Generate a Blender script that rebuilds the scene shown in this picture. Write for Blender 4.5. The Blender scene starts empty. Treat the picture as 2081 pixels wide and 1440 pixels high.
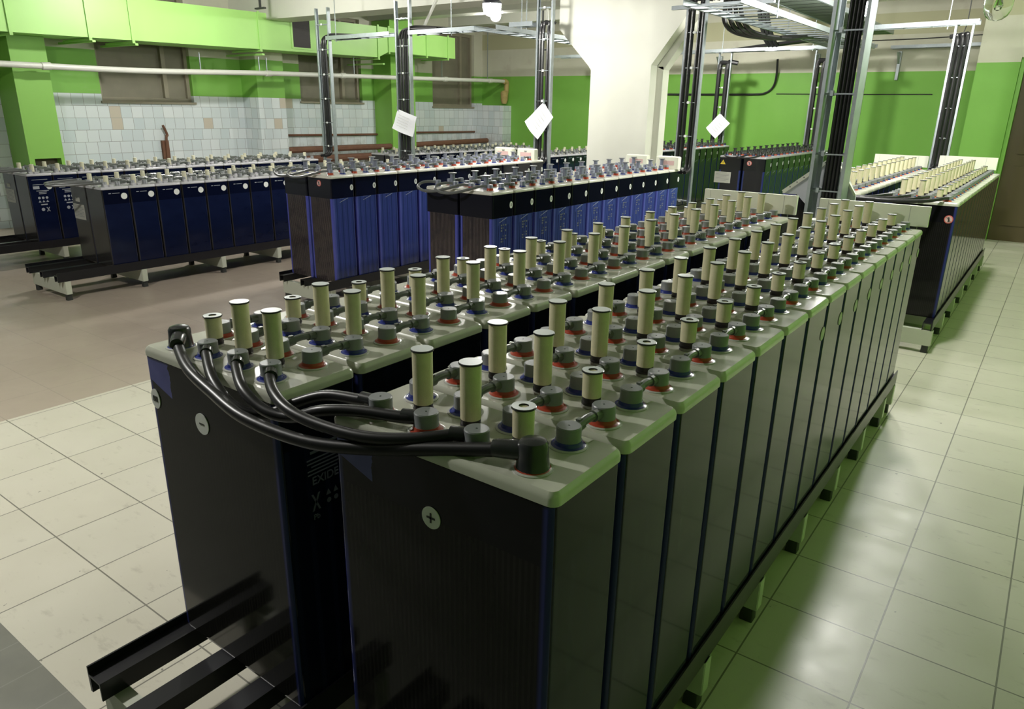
import bpy, bmesh, math, random
from mathutils import Vector, Matrix
random.seed(7)
ZS = 1.035                      # everything below is measured from the caps of the front cells; floor = -1.035
SC = bpy.context.scene
COL = SC.collection
PI = math.pi

# ---------------------------------------------------------------- camera, world, exposure
def setup_camera():
    yaw, pitch, roll = -0.6306, -0.3260, 0.0179
    F = Vector((math.sin(yaw)*math.cos(pitch), math.cos(yaw)*math.cos(pitch), math.sin(pitch)))
    r0 = Vector((math.cos(yaw), -math.sin(yaw), 0)); u0 = r0.cross(F)
    R = r0*math.cos(roll) + u0*math.sin(roll); U = -r0*math.sin(roll) + u0*math.cos(roll)
    cam = bpy.data.cameras.new('camera'); o = bpy.data.objects.new('camera', cam); COL.objects.link(o)
    m = Matrix(((R.x, U.x, -F.x, .5819), (R.y, U.y, -F.y, -.9113), (R.z, U.z, -F.z, .5032+ZS), (0, 0, 0, 1)))
    o.matrix_world = m
    cam.sensor_width = 36; cam.lens = 1477.08/2081*36; cam.clip_start = .05; cam.clip_end = 60
    SC.camera = o
setup_camera()
SC.view_settings.view_transform = 'Standard'; SC.view_settings.look = 'None'
SC.view_settings.gamma = 1; SC.view_settings.use_curve_mapping = False
SC.view_settings.exposure = 0.22
W = bpy.data.worlds.new('world'); SC.world = W; W.use_nodes = True
W.node_tree.nodes['Background'].inputs[0].default_value = (.80, .88, .80, 1)
W.node_tree.nodes['Background'].inputs[1].default_value = .035
# lamps: (x, y, z of the globe centre in the measured frame, watts-like emission strength)
LAMPS = [(-.15, 4.15, 1.42, 410), (-3.89, 4.81, 1.393, 470), (-1.02, 6.10, 1.37, 560), (-7.3, 4.3, 1.98, 660),
         (-3.3, -.7, 1.95, 960), (-7.4, 9.4, 1.95, 300), (-4.0, 9.6, 1.8, 850), (-.2, 7.5, 1.98, 420)]

# ---------------------------------------------------------------- mesh collector
class MB:
    def __init__(s): s.v = []; s.f = []; s.m = []
    def add(s, vs, fs, mi=0):
        n = len(s.v); s.v += [tuple(v) for v in vs]
        s.f += [tuple(i+n for i in f) for f in fs]; s.m += [mi]*len(fs); return s
    def box(s, x0, x1, y0, y1, z0, z1, mi=0):
        vs = [(x0,y0,z0),(x1,y0,z0),(x1,y1,z0),(x0,y1,z0),(x0,y0,z1),(x1,y0,z1),(x1,y1,z1),(x0,y1,z1)]
        return s.add(vs, [(0,3,2,1),(4,5,6,7),(0,1,5,4),(1,2,6,5),(2,3,7,6),(3,0,4,7)], mi)
    def bar(s, a, b, w, h, mi=0, up=(0,0,1)):
        a = Vector(a); b = Vector(b); d = (b-a).normalized(); u = Vector(up)
        if abs(d.dot(u)) > .98: u = Vector((1,0,0))
        r = d.cross(u).normalized(); u = r.cross(d)
        vs = [p + r*(sx*w/2) + u*(sy*h/2) for p in (a, b) for sx, sy in ((-1,-1),(1,-1),(1,1),(-1,1))]
        return s.add(vs, [(0,1,2,3),(7,6,5,4),(0,4,5,1),(1,5,6,2),(2,6,7,3),(3,7,4,0)][::1], mi)
    def lathe(s, c, prof, n=20, mi=0, cap0=True, cap1=True, mis=None):
        cx, cy, cz = c; b = len(s.v)
        for r, z in prof:
            for k in range(n):
                a = 2*PI*k/n; s.v.append((cx+r*math.cos(a), cy+r*math.sin(a), cz+z))
        for j in range(len(prof)-1):
            for k in range(n):
                s.f.append((b+j*n+k, b+j*n+(k+1) % n, b+(j+1)*n+(k+1) % n, b+(j+1)*n+k)); s.m.append(mis[j] if mis else mi)
        if cap0: s.f.append(tuple(b+k for k in range(n))[::-1]); s.m.append(mis[0] if mis else mi)
        if cap1: s.f.append(tuple(b+(len(prof)-1)*n+k for k in range(n))); s.m.append(mis[-1] if mis else mi)
        return s
    def loft(s, secs, seg=4, mi=0, mis=None, cx=0, cy=0):
        """rounded rectangles (hx, hy, r, z) stacked"""
        b = len(s.v); n = 4*(seg+1)
        for hx, hy, r, z in secs:
            r = max(r, .0004)
            for q, (sx, sy) in enumerate(((1,1),(-1,1),(-1,-1),(1,-1))):
                for k in range(seg+1):
                    a = PI/2*q + PI/2*k/seg
                    s.v.append((cx+sx*(hx-r)+r*math.cos(a), cy+sy*(hy-r)+r*math.sin(a), z))
        for j in range(len(secs)-1):
            for k in range(n):
                s.f.append((b+j*n+k, b+j*n+(k+1) % n, b+(j+1)*n+(k+1) % n, b+(j+1)*n+k)); s.m.append(mis[j] if mis else mi)
        s.f.append(tuple(b+k for k in range(n))[::-1]); s.m.append(mi)
        s.f.append(tuple(b+(len(secs)-1)*n+k for k in range(n))); s.m.append(mis[-1] if mis else mi)
        return s
    def tube(s, pts, r, n=10, mi=0, smooth=4):
        P = [Vector(p) for p in pts]
        if smooth and len(P) > 2: P = catmull(P, smooth)
        rad = r if callable(r) else (lambda t: r)
        b = len(s.v); up = Vector((0, 0, 1)); prev = None
        for i, p in enumerate(P):
            d = (P[min(i+1, len(P)-1)] - P[max(i-1, 0)]).normalized()
            if prev is None:
                a = up if abs(d.dot(up)) < .9 else Vector((1, 0, 0)); prev = (a - d*a.dot(d)).normalized()
            else:
                prev = (prev - d*prev.dot(d)).normalized()
            q = d.cross(prev); rr = rad(i/(len(P)-1))
            for k in range(n):
                an = 2*PI*k/n; s.v.append(tuple(p + prev*(rr*math.cos(an)) + q*(rr*math.sin(an))))
        for i in range(len(P)-1):
            for k in range(n):
                s.f.append((b+i*n+k, b+i*n+(k+1) % n, b+(i+1)*n+(k+1) % n, b+(i+1)*n+k)); s.m.append(mi)
        s.f.append(tuple(b+k for k in range(n))[::-1]); s.m.append(mi)
        s.f.append(tuple(b+(len(P)-1)*n+k for k in range(n))); s.m.append(mi)
        return s
    def prism(s, pts, axis, a0, a1, mi=0):
        """extrude a polygon; axis 'y': pts are (x,z); axis 'x': pts are (y,z)"""
        n = len(pts)
        mk = (lambda p, a: (p[0], a, p[1])) if axis == 'y' else ((lambda p, a: (a, p[0], p[1])) if axis == 'x' else (lambda p, a: (p[0], p[1], a)))
        vs = [mk(p, a0) for p in pts] + [mk(p, a1) for p in pts]
        fs = [tuple(range(n)), tuple(range(2*n-1, n-1, -1))] + [(i, n+i, n+(i+1) % n, (i+1) % n) for i in range(n)]
        return s.add(vs, fs, mi)
    def disc(s, c, r, axis, t=.0015, n=20, mi=0, ry=None):
        """thin disc facing axis: '-y', '+x'"""
        ry = ry or r; b = len(s.v); cx, cy, cz = c
        for off in (0, t):
            for k in range(n):
                a = 2*PI*k/n; u, w = r*math.cos(a), ry*math.sin(a)
                s.v.append((cx+u, cy-off, cz+w) if axis == '-y' else (cx+off, cy+u, cz+w))
        for k in range(n): s.f.append((b+k, b+(k+1) % n, b+n+(k+1) % n, b+n+k)); s.m.append(mi)
        s.f.append(tuple(b+n+k for k in range(n))); s.m.append(mi)
        return s

def catmull(P, k):
    out = []
    for i in range(len(P)-1):
        p0 = P[max(i-1, 0)]; p1 = P[i]; p2 = P[i+1]; p3 = P[min(i+2, len(P)-1)]
        for j in range(k):
            t = j/k
            out.append(.5*((2*p1) + (p2-p0)*t + (2*p0-5*p1+4*p2-p3)*t*t + (3*p1-p0-3*p2+p3)*t**3))
    out.append(P[-1]); return out

def weighted(me):
    o = bpy.data.objects.new('tmp', me); COL.objects.link(o); m = o.modifiers.new('w', 'WEIGHTED_NORMAL'); m.keep_sharp = True; m.weight = 100
    dg = bpy.context.evaluated_depsgraph_get(); n = bpy.data.meshes.new_from_object(o.evaluated_get(dg)); nm = me.name
    bpy.data.objects.remove(o); bpy.data.meshes.remove(me); n.name = nm; return n
def finish(me, mats, angle=35):
    for m in mats: me.materials.append(m)
    bm = bmesh.new(); bm.from_mesh(me); bmesh.ops.recalc_face_normals(bm, faces=bm.faces); bm.to_mesh(me); bm.free()
    me.polygons.foreach_set('use_smooth', [True]*len(me.polygons))
    me.set_sharp_from_angle(angle=math.radians(angle)); me.update()
    return me
def mesh(name, mb, mats, org=(0, 0, 0), angle=35):
    if not isinstance(mats, (list, tuple)): mats = [mats]
    me = bpy.data.meshes.new(name)
    me.from_pydata([(x-org[0], y-org[1], z-org[2]) for x, y, z in mb.v], [], mb.f)
    me.polygons.foreach_set('material_index', mb.m)
    return finish(me, mats, angle)
ORG = {}
def setp(o, label=None, cat=None, group=None, kind=None):
    if label: o['label'] = label
    if cat: o['category'] = cat
    if group: o['group'] = group
    if kind: o['kind'] = kind
    return o
def thing(name, org, label, cat, group=None, kind=None):
    o = bpy.data.objects.new(name, None); COL.objects.link(o); o.location = (org[0], org[1], org[2]+ZS)
    o.empty_display_size = .05; ORG[o.name] = org
    return setp(o, label, cat, group, kind)
def part(name, mb, mats, parent, label=None, angle=35):
    """mesh in measured-frame coordinates, linked under a thing (or under a part of it)"""
    root = parent
    while root.parent: root = root.parent
    o = bpy.data.objects.new(name, mesh(name, mb, mats, ORG[root.name], angle)); COL.objects.link(o); o.parent = parent
    return setp(o, label)
def single(name, mb, mats, label=None, cat=None, group=None, kind=None, angle=35):
    xs = [v[0] for v in mb.v]; ys = [v[1] for v in mb.v]; zs = [v[2] for v in mb.v]
    org = ((min(xs)+max(xs))/2, (min(ys)+max(ys))/2, min(zs))
    o = bpy.data.objects.new(name, mesh(name, mb, mats, org, angle)); COL.objects.link(o)
    o.location = (org[0], org[1], org[2]+ZS); ORG[o.name] = org
    return setp(o, label, cat, group, kind)

# ---------------------------------------------------------------- materials
class NG:
    def __init__(s, name):
        s.m = bpy.data.materials.new(name); s.m.use_nodes = True; s.t = s.m.node_tree; s.n = s.t.nodes
        s.b = s.n['Principled BSDF']
    def N(s, typ, **kw):
        n = s.n.new(typ)
        for k, v in kw.items(): setattr(n, k, v)
        return n
    def put(s, sock, v):
        if hasattr(v, 'type') and hasattr(v, 'is_output'): s.t.links.new(v, sock)
        elif isinstance(v, (tuple, list)): sock.default_value = tuple(v) + ((1,) if len(v) == 3 and len(sock.default_value) == 4 else ())
        else: sock.default_value = v
    def M(s, op, a, b=0., c=0.):
        n = s.N('ShaderNodeMath', operation=op)
        for i, v in enumerate((a, b, c)): s.put(n.inputs[i], v)
        return n.outputs[0]
    def mix(s, f, a, b):
        n = s.N('ShaderNodeMix', data_type='RGBA'); s.put(n.inputs[0], f); s.put(n.inputs[6], a); s.put(n.inputs[7], b); return n.outputs[2]
    def mul(s, a, f):
        n = s.N('ShaderNodeVectorMath', operation='SCALE'); s.put(n.inputs[0], a); s.put(n.inputs[3], f); return n.outputs[0]
    def noise(s, vec, scale, detail=3, rough=.5):
        n = s.N('ShaderNodeTexNoise'); s.put(n.inputs['Vector'], vec); n.inputs['Scale'].default_value = scale
        n.inputs['Detail'].default_value = detail; n.inputs['Roughness'].default_value = rough; return n.outputs['Fac']
    def ramp(s, v, lo, hi):
        n = s.N('ShaderNodeMapRange'); n.interpolation_type = 'SMOOTHSTEP'; s.put(n.inputs[0], v); n.inputs[1].default_value = lo; n.inputs[2].default_value = hi; return n.outputs[0]
    def obj(s): return s.N('ShaderNodeTexCoord').outputs['Object']
    def nrm(s): return s.N('ShaderNodeTexCoord').outputs['Normal']
    def pos(s): return s.N('ShaderNodeNewGeometry').outputs['Position']
    def sep(s, v):
        n = s.N('ShaderNodeSeparateXYZ'); s.put(n.inputs[0], v); return n.outputs
    def comb(s, x, y, z):
        n = s.N('ShaderNodeCombineXYZ'); s.put(n.inputs[0], x); s.put(n.inputs[1], y); s.put(n.inputs[2], z); return n.outputs[0]
    def bump(s, h, strength=.3, dist=.01):
        n = s.N('ShaderNodeBump'); s.put(n.inputs['Height'], h); n.inputs['Strength'].default_value = strength; n.inputs['Distance'].default_value = dist
        s.t.links.new(n.outputs[0], s.b.inputs['Normal'])
    def fin(s, col, rough=.5, metal=0., spec=.5, coat=0., coatr=.1):
        s.put(s.b.inputs['Base Color'], col); s.put(s.b.inputs['Roughness'], rough); s.put(s.b.inputs['Metallic'], metal)
        s.b.inputs['Specular IOR Level'].default_value = spec; s.b.inputs['Coat Weight'].default_value = coat; s.b.inputs['Coat Roughness'].default_value = coatr
        return s.m
def plain(name, col, rough=.5, metal=0., spec=.5, var=.12, scale=9., coat=0.):
    g = NG(name); f = g.noise(g.obj(), scale, 4)
    c = g.mix(f, tuple(x*(1-var) for x in col), tuple(min(1, x*(1+var)) for x in col))
    return g.fin(c, rough, metal, spec, coat)

M_LID = plain('lid_grey', (.54, .54, .46), .22, spec=.5, var=.10, scale=14)
M_LIDW = plain('lid_white', (.62, .60, .54), .28, var=.08, scale=14)
M_LIDL = plain('lid_lavender', (.50, .49, .52), .3, var=.08)
M_CAP = plain('cap_grey', (.20, .21, .22), .38, var=.1, scale=30)
M_CAPB = plain('cap_bluegrey', (.17, .185, .25), .4, var=.1, scale=30)
M_CAPD = plain('cap_dark', (.03, .032, .034), .25, var=.1, scale=30)
M_CAPW = plain('plug_top', (.62, .65, .66), .35, var=.06, scale=30)
M_RED = plain('collar_red', (.40, .055, .025), .3, var=.1)
M_BLUE = plain('collar_blue', (.025, .04, .24), .22, var=.1)
M_RING = plain('ring_white', (.50, .50, .47), .25, var=.05)
M_BLACK = plain('black_rubber', (.008, .008, .008), .45, var=.2)
def m_ceramic():
    g = NG('ceramic_beige'); o = g.obj(); a = g.noise(o, 60, 3); b = g.noise(o, 500, 2)
    c = g.mix(a, (.60, .56, .36), (.76, .71, .50)); c = g.mix(g.M('MULTIPLY', b, .35), c, (.42, .40, .26))
    g.bump(b, .25, .001); return g.fin(c, .85, spec=.2)
M_CER = m_ceramic()
M_CERP = plain('plug_cream', (.66, .63, .47), .6, var=.08, scale=40)
M_TRANS = plain('plug_socket', (.30, .30, .27), .18, var=.1)
M_CABLE = plain('cable_black', (.012, .012, .013), .36, var=.2, scale=20, spec=.4)
M_CABLEG = plain('cable_grey', (.12, .125, .125), .32, var=.12, scale=20)
M_CONN = plain('connector_grey', (.10, .11, .10), .35, var=.15, scale=30)
M_RAIL = plain('rail_black', (.010, .010, .013), .3, var=.2, scale=6)
M_BEAM = plain('beam_cream', (.55, .57, .47), .5, var=.06, scale=6)
M_FOOT = plain('foot_black', (.03, .032, .03), .6)
M_WLAB = plain('label_white', (.75, .76, .74), .4, var=.03)
M_WLAB2 = plain('label_grey', (.42, .42, .38), .5, var=.1)
M_INK = plain('label_ink', (.02, .022, .02), .5)
M_PRINT = plain('label_print', (.36, .38, .42), .5)
M_PRINTD = plain('label_print_dim', (.13, .14, .17), .5)
M_SRED = plain('sign_red', (.60, .12, .10), .4)
M_PINK = plain('sign_pink', (.62, .42, .40), .4, var=.06)
M_YEL = plain('sign_yellow', (.75, .55, .05), .4)
M_BOARD = plain('board_cream', (.74, .75, .63), .45, var=.05, scale=7)
M_STEEL = None
def m_steel():
    g = NG('galvanised'); o = g.obj(); f = g.noise(o, 30, 5, .7); s = g.noise(o, 5, 2)
    c = g.mix(f, (.30, .34, .37), (.54, .58, .60)); return g.fin(g.mix(g.M('MULTIPLY', s, .3), c, (.22, .25, .27)), g.M('MULTIPLY_ADD', f, .2, .30), .75, .5)
M_STEEL = m_steel(); M_STEELD = plain('tray_sheet', (.10, .125, .10), .5, metal=.3, var=.15)
M_GUSS = plain('gusset_paint', (.60, .62, .66), .4, var=.05)
M_DUCT = plain('duct_green', (.40, .72, .20), .42, var=.07, scale=2.5)
M_GRILLE = plain('grille_dark', (.05, .045, .045), .7)
M_PVC = plain('pvc_white', (.70, .70, .64), .35, var=.05, scale=5)
M_RUST = plain('rusty_iron', (.16, .075, .045), .8, var=.35, scale=14)
M_YELR = plain('stained_elbow', (.45, .34, .13), .7, var=.35, scale=14)
M_PAPER = plain('paper', (.80, .81, .84), .5, var=.02)
M_SOCK = plain('lamp_socket', (.06, .06, .08), .5)

def m_case(kind):
    """glossy dark blue battery jar: plate stripes on the ends, ribbed sides, darker band on top.
    local z runs from 0 at the foot of the jar"""
    g = NG('jar_'+kind); o = g.obj(); x, y, z = g.sep(o); nx, ny, nz = g.sep(g.nrm())
    end = g.M('GREATER_THAN', g.M('ABSOLUTE', ny), .5)
    if kind == 'front':
        hx, top = .245, .655
        strip = g.M('GREATER_THAN', g.M('SINE', g.M('MULTIPLY', x, 2*PI/.0115)), .1)
        plates = g.mix(g.M('MULTIPLY', strip, g.noise(g.comb(x, 0., g.M('MULTIPLY', z, .2)), 60, 2)), (.010, .0095, .009), (.022, .021, .020))
        edge = g.ramp(g.M('ABSOLUTE', x), hx-.022, hx-.012)
        blue = (.028, .034, .14)
        corner_glow = g.M('MULTIPLY', g.M('GREATER_THAN', g.M('SUBTRACT', z, g.M('MULTIPLY', g.M('ADD', x, .245), -.35)), .712),
                     g.M('LESS_THAN', g.M('ADD', x, g.M('MULTIPLY', g.noise(o, 30, 2), .04)), -.13))  # bright corner: light through the translucent jar, put into the colour
        e = g.mix(g.M('GREATER_THAN', z, top), plates, (.008, .008, .010)); e = g.mix(edge, e, blue); e = g.mix(corner_glow, e, g.mix(g.noise(o, 14, 3), (.05, .055, .20), (.13, .14, .42)))
        rib = g.ramp(g.M('SINE', g.M('MULTIPLY', y, 2*PI/.05)), .4, .9)
        s = g.mix(rib, (.006, .008, .020), (.010, .013, .034)); s = g.mix(g.M('GREATER_THAN', z, top), s, (.006, .007, .012))
        col = g.mix(end, s, e); rough = .09
    elif kind == 'blue':
        hx, top = .14, .650
        strip = g.ramp(g.M('SINE', g.M('MULTIPLY', x, 2*PI/.012)), -.2, .5)
        plates = g.mix(strip, (.016, .012, .015), (.080, .066, .066))
        block = g.noise(g.comb(g.M('MULTIPLY', x, 4), 0., g.M('MULTIPLY', z, 3)), 3, 2)
        plates = g.mix(g.M('MULTIPLY', g.ramp(block, .5, .62), .5), plates, (.022, .018, .026))
        edge = g.ramp(g.M('ABSOLUTE', x), hx-.030, hx-.022)
        e = g.mix(edge, plates, (.07, .08, .36)); 
        rib = g.M('MULTIPLY', g.ramp(g.M('SINE', g.M('MULTIPLY', g.M('ADD', y, .028), 2*PI/.052)), .75, .98), g.M('LESS_THAN', g.M('ABSOLUTE', g.M('ADD', y, -.015)), .09))
        s = g.mix(rib, (.050, .076, .27), (.024, .038, .14)); s = g.mix(g.ramp(y, -.085, -.1), s, s)
        s = g.mix(g.M('LESS_THAN', y, -.088), s, (.11, .135, .46))  # pale strip: highlight on the jar's rounded edge, painted as colour
        s = g.mix(g.M('MULTIPLY', g.noise(g.comb(0., g.M('MULTIPLY', y, 3), z), 5, 2), .6), s, (.02, .03, .12))
        band = g.M('GREATER_THAN', z, top)
        s = g.mix(band, s, (.004, .005, .009)); e = g.mix(band, e, (.010, .010, .016)); col = g.mix(end, s, e); rough = .12
    elif kind == 'green':
        hx, top = .14, .650
        rib = g.M('GREATER_THAN', g.M('ABSOLUTE', y), .100)
        e = g.mix(g.ramp(g.M('ABSOLUTE', x), hx-.030, hx-.022), (.008, .008, .012), (.02, .03, .12))
        s = g.mix(rib, (.008, .012, .020), (.003, .004, .005)); col = g.mix(end, s, g.mix(g.M('GREATER_THAN', z, top), e, (.004, .005, .008))); rough = .10
    else:
        hx, top = .14, .520
        s = g.mix(g.noise(g.comb(0., g.M('MULTIPLY', y, .5), z), 14, 3), (.003, .005, .022), (.007, .012, .042))
        s = g.mix(g.M('GREATER_THAN', g.M('ABSOLUTE', y), .104), s, (.014, .02, .065))
        s = g.mix(g.M('GREATER_THAN', z, top), s, (.002, .0035, .014)) if kind == 'navy' else s
        e = g.mix(g.noise(o, 6, 3), (.018, .017, .016), (.034, .032, .032)); col = g.mix(end, s, e); rough = .14
    return g.fin(col, rough, 0, .20 if kind == 'front' else .45)
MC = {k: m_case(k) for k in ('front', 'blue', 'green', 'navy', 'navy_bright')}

# ---- room surfaces (world position; floor at z = 0)
def tile_lines(g, u, v, pu, pv, w, off=None):
    fu = g.M('FRACT', g.M('DIVIDE', u, pu)); fv = g.M('FRACT', g.M('DIVIDE', v, pv))
    a = g.M('LESS_THAN', g.M('MINIMUM', fu, g.M('SUBTRACT', 1., fu)), w/pu/2)
    b = g.M('LESS_THAN', g.M('MINIMUM', fv, g.M('SUBTRACT', 1., fv)), w/pv/2)
    return g.M('MAXIMUM', a, b)
def m_floor():
    g = NG('floor_tiles'); p = g.pos(); x, y, z = g.sep(p)
    xo = g.M('SUBTRACT', x, .0855); yo = g.M('SUBTRACT', y, -.018)
    line = tile_lines(g, xo, yo, .3205, .3195, .0050)
    tid = g.comb(g.M('FLOOR', g.M('DIVIDE', xo, .3205)), g.M('FLOOR', g.M('DIVIDE', yo, .3195)), 0.)
    wn = g.N('ShaderNodeTexWhiteNoise'); g.put(wn.inputs['Vector'], tid); rnd = wn.outputs['Value']
    warp = g.N('ShaderNodeVectorMath', operation='ADD'); g.put(warp.inputs[0], p); g.put(warp.inputs[1], wn.outputs['Color'])
    st = g.comb(g.M('MULTIPLY', x, 5.), g.M('MULTIPLY_ADD', rnd, 5., g.M('MULTIPLY', y, 12.)), 0.)
    veins = g.M('MAXIMUM', g.ramp(g.noise(st, 1.6, 6, .65), .57, .72), g.M('MULTIPLY', g.ramp(g.noise(st, 5.0, 5, .7), .62, .72), .8))
    c = g.mix(g.noise(warp.outputs[0], 3, 3), (.56, .53, .43), (.66, .63, .53))
    c = g.mix(g.M('MULTIPLY', veins, .42), c, (.36, .33, .27))
    c = g.mix(g.M('MULTIPLY', rnd, .16), c, (.50, .50, .42))
    spots = g.ramp(g.noise(p, 26, 2), .745, .765); c = g.mix(g.M('MULTIPLY', spots, .7), c, (.12, .11, .09))
    cream = g.mix(line, c, (.20, .19, .155))
    # brown old tiles further left
    b = g.mix(g.noise(p, 1.3, 5, .6), (.36, .29, .23), (.50, .43, .35)); b = g.mix(g.M('MULTIPLY', g.noise(p, 7, 4, .7), .4), b, (.30, .25, .21))
    b = g.mix(g.M('MULTIPLY', rnd, .18), b, (.30, .25, .20)); brown = g.mix(g.M('MULTIPLY', line, .35), b, (.22, .18, .15))
    gr = g.mix(g.noise(p, 9, 4), (.17, .17, .145), (.24, .24, .20))
    grey = g.mix(g.M('MULTIPLY', tile_lines(g, g.M('ADD', x, .05), g.M('ADD', y, .33), .16, 5., .004), .5), gr, (.30, .30, .26))
    col = g.mix(g.M('LESS_THAN', x, -3.47), cream, brown); col = g.mix(g.M('LESS_THAN', y, -.335), col, grey)
    col = g.mix(g.M('MULTIPLY', g.M('LESS_THAN', g.M('ABSOLUTE', g.M('SUBTRACT', y, 2.02-.33)), .0), .0), col, cream)
    g.bump(g.M('MULTIPLY', line, -1.), .4, .002)
    return g.fin(col, g.M('MULTIPLY_ADD', g.noise(p, 6, 4), .25, .22), 0, .45)
def m_wall(name, tiles, ax):
    g = NG(name); p = g.pos(); x, y, z = g.sep(p); u = g.M('ADD', x, y)
    green = g.mix(g.noise(p, 1.1, 5, .6), (.165, .40, .055), (.215, .47, .085))
    dirty = g.ramp(g.noise(g.comb(g.M('MULTIPLY', x, .7), g.M('MULTIPLY', y, .7), g.M('MULTIPLY', z, 3.)), 2.2, 5, .65), .52, .72)
    if tiles: green = g.mix(g.M('MULTIPLY', dirty, .35), green, (.26, .40, .16))
    cream = g.mix(g.noise(p, 1.6, 5, .65), (.50, .49, .38), (.66, .65, .54))
    cream = g.mix(g.M('MULTIPLY', g.ramp(g.noise(p, 5, 4), .58, .75), .3), cream, (.42, .36, .29))
    if not tiles: cream = g.mix(g.M('MULTIPLY', g.M('GREATER_THAN', z, 1.675+ZS), g.M('LESS_THAN', z, 1.98+ZS)), cream, (.46, .45, .29))
    col = g.mix(g.M('GREATER_THAN', z, 1.145+ZS), green, cream)
    if tiles:
        row = g.M('FLOOR', g.M('DIVIDE', g.M('SUBTRACT', z, .6+ZS), .1545))
        wn = g.N('ShaderNodeTexWhiteNoise', noise_dimensions='1D'); g.put(wn.inputs['W'], row)
        uu = g.M('MULTIPLY_ADD', wn.outputs['Value'], .15, u)
        line = tile_lines(g, uu, g.M('SUBTRACT', z, .6+ZS), .152, .1545, .005)
        tid = g.comb(g.M('FLOOR', g.M('DIVIDE', uu, .152)), row, 0.)
        w2 = g.N('ShaderNodeTexWhiteNoise'); g.put(w2.inputs['Vector'], tid)
        t = g.mix(w2.outputs['Value'], (.58, .65, .68), (.72, .76, .78))
        t = g.mix(g.M('GREATER_THAN', w2.outputs['Value'], .988), t, (.56, .50, .42))
        low = g.M('MULTIPLY', g.ramp(g.noise(p, 3.2, 5, .7), .44, .62), g.ramp(g.M('SUBTRACT', .95, z), -.2, .5))
        t = g.mix(g.M('MULTIPLY', low, g.ramp(y, 6.8, 7.6)), t, (.20, .15, .11))
        t = g.mix(line, t, (.30, .31, .30)); col = g.mix(g.M('LESS_THAN', z, .6+ZS), col, t)
        rough = g.mix(g.M('LESS_THAN', z, .6+ZS), (.6, .6, .6), (.22, .22, .22))
        return g.fin(col, rough, 0, .5)
    g.bump(g.noise(p, 9, 5), .25, .01)
    return g.fin(col, .55, 0, .35)
M_FLOOR = m_floor(); M_WL = m_wall('wall_tiled', True, 'x'); M_WLY = m_wall('wall_tiled_return', True, 'y'); M_WF = m_wall('wall_painted', False, 'y')
M_GREEN = plain('pilaster_green', (.235, .50, .085), .5, var=.06, scale=1.5)
def m_column():
    g = NG('column_paint'); p = g.obj()
    c = g.mix(g.noise(p, 2.5, 5), (.60, .60, .52), (.70, .70, .62))
    g.bump(g.noise(p, 14, 4), .12, .01); return g.fin(c, .5, 0, .35)
M_COLUMN = m_column()
M_CEIL = plain('ceiling_paint', (.26, .26, .23), .7, var=.06, scale=1.2)
M_WIN = plain('window_board', (.20, .185, .135), .6, var=.3, scale=3)
M_WINF = plain('window_frame_paint', (.26, .235, .17), .5, var=.2, scale=5)
M_DOOR = plain('door_brown', (.085, .062, .022), .5, var=.12, scale=2)
M_NICHE = plain('niche_brown', (.10, .085, .05), .7, var=.2)

# ---------------------------------------------------------------- the room
FZ = -1.035; CZ = 2.35
def struct(name, mb, mats, angle=30): return single(name, mb, mats, kind='structure', angle=angle)
struct('floor', MB().box(-10.2, 1.95, -3.5, 12.5, FZ-.1, FZ), M_FLOOR)
struct('ceiling', MB().box(-10.2, 1.95, -3.5, 12.5, CZ, CZ+.1), M_CEIL)
# left wall with three window openings (recesses)
WINS = [(4.14, 5.47, .51), (7.42, 8.80, .56), (10.70, 12.02, .52)]
mb = MB(); ytop = 1.95; prev = -3.5
for a, b, zb in WINS:
    mb.box(-10.2, -10, prev, a, FZ, CZ); mb.box(-10.2, -10, a, b, FZ, zb); mb.box(-10.2, -10, a, b, ytop, CZ); prev = b
mb.box(-10.2, -10, prev, 12.5, FZ, CZ)
struct('wall_left', mb, M_WL)
for i, (a, b, zb) in enumerate(WINS):
    t = thing('window_%d' % (i+1), (-10.1, (a+b)/2, zb), None, None, kind='structure')
    part('window_board', MB().box(-10.16, -10.12, a, b, zb, ytop), M_WIN, t)
    f = MB().box(-10.12, -10.07, a, b, zb, zb+.05).box(-10.12, -10.07, a, b, ytop-.05, ytop)
    for q in (a, b-.05): f.box(-10.12, -10.07, q, q+.05, zb+.05, ytop-.05)
    part('window_frame', f, M_WINF, t)
    mm = a+(b-a)*.72
    part('mullion', MB().box(-10.12, -10.06, mm-.03, mm+.03, zb+.05, ytop-.05), M_WINF, t)
    part('window_sill', MB().box(-10.12, -9.97, a-.02, b+.02, zb-.03, zb), M_WINF, t)
# pilasters on the left wall
struct('trim_1', MB().box(-10, -9.5, 2.93, 3.33, FZ+.86, CZ).box(-10, -9.5, 2.93, 2.99, FZ, FZ+.86).box(-10, -9.5, 3.29, 3.33, FZ, FZ+.86).box(-10, -9.62, 2.99, 3.29, FZ, FZ+.86, 1), [M_GREEN, M_NICHE])
struct('trim_2', MB().box(-10, -9.6, 6.30, 6.80, FZ, CZ), M_WLY)
struct('trim_3', MB().box(-10, -9.55, 9.10, 9.72, FZ, CZ), M_GREEN)
struct('trim_4', MB().box(-10, -9.20, 12.0, 12.3, FZ, .56), M_WLY)
struct('wall_far', MB().box(-10.2, 1.95, 12.3, 12.5, FZ, CZ), M_WF)
struct('wall_right', MB().box(1.75, 1.95, -3.5, 12.3, FZ, CZ), M_GREEN)
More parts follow.
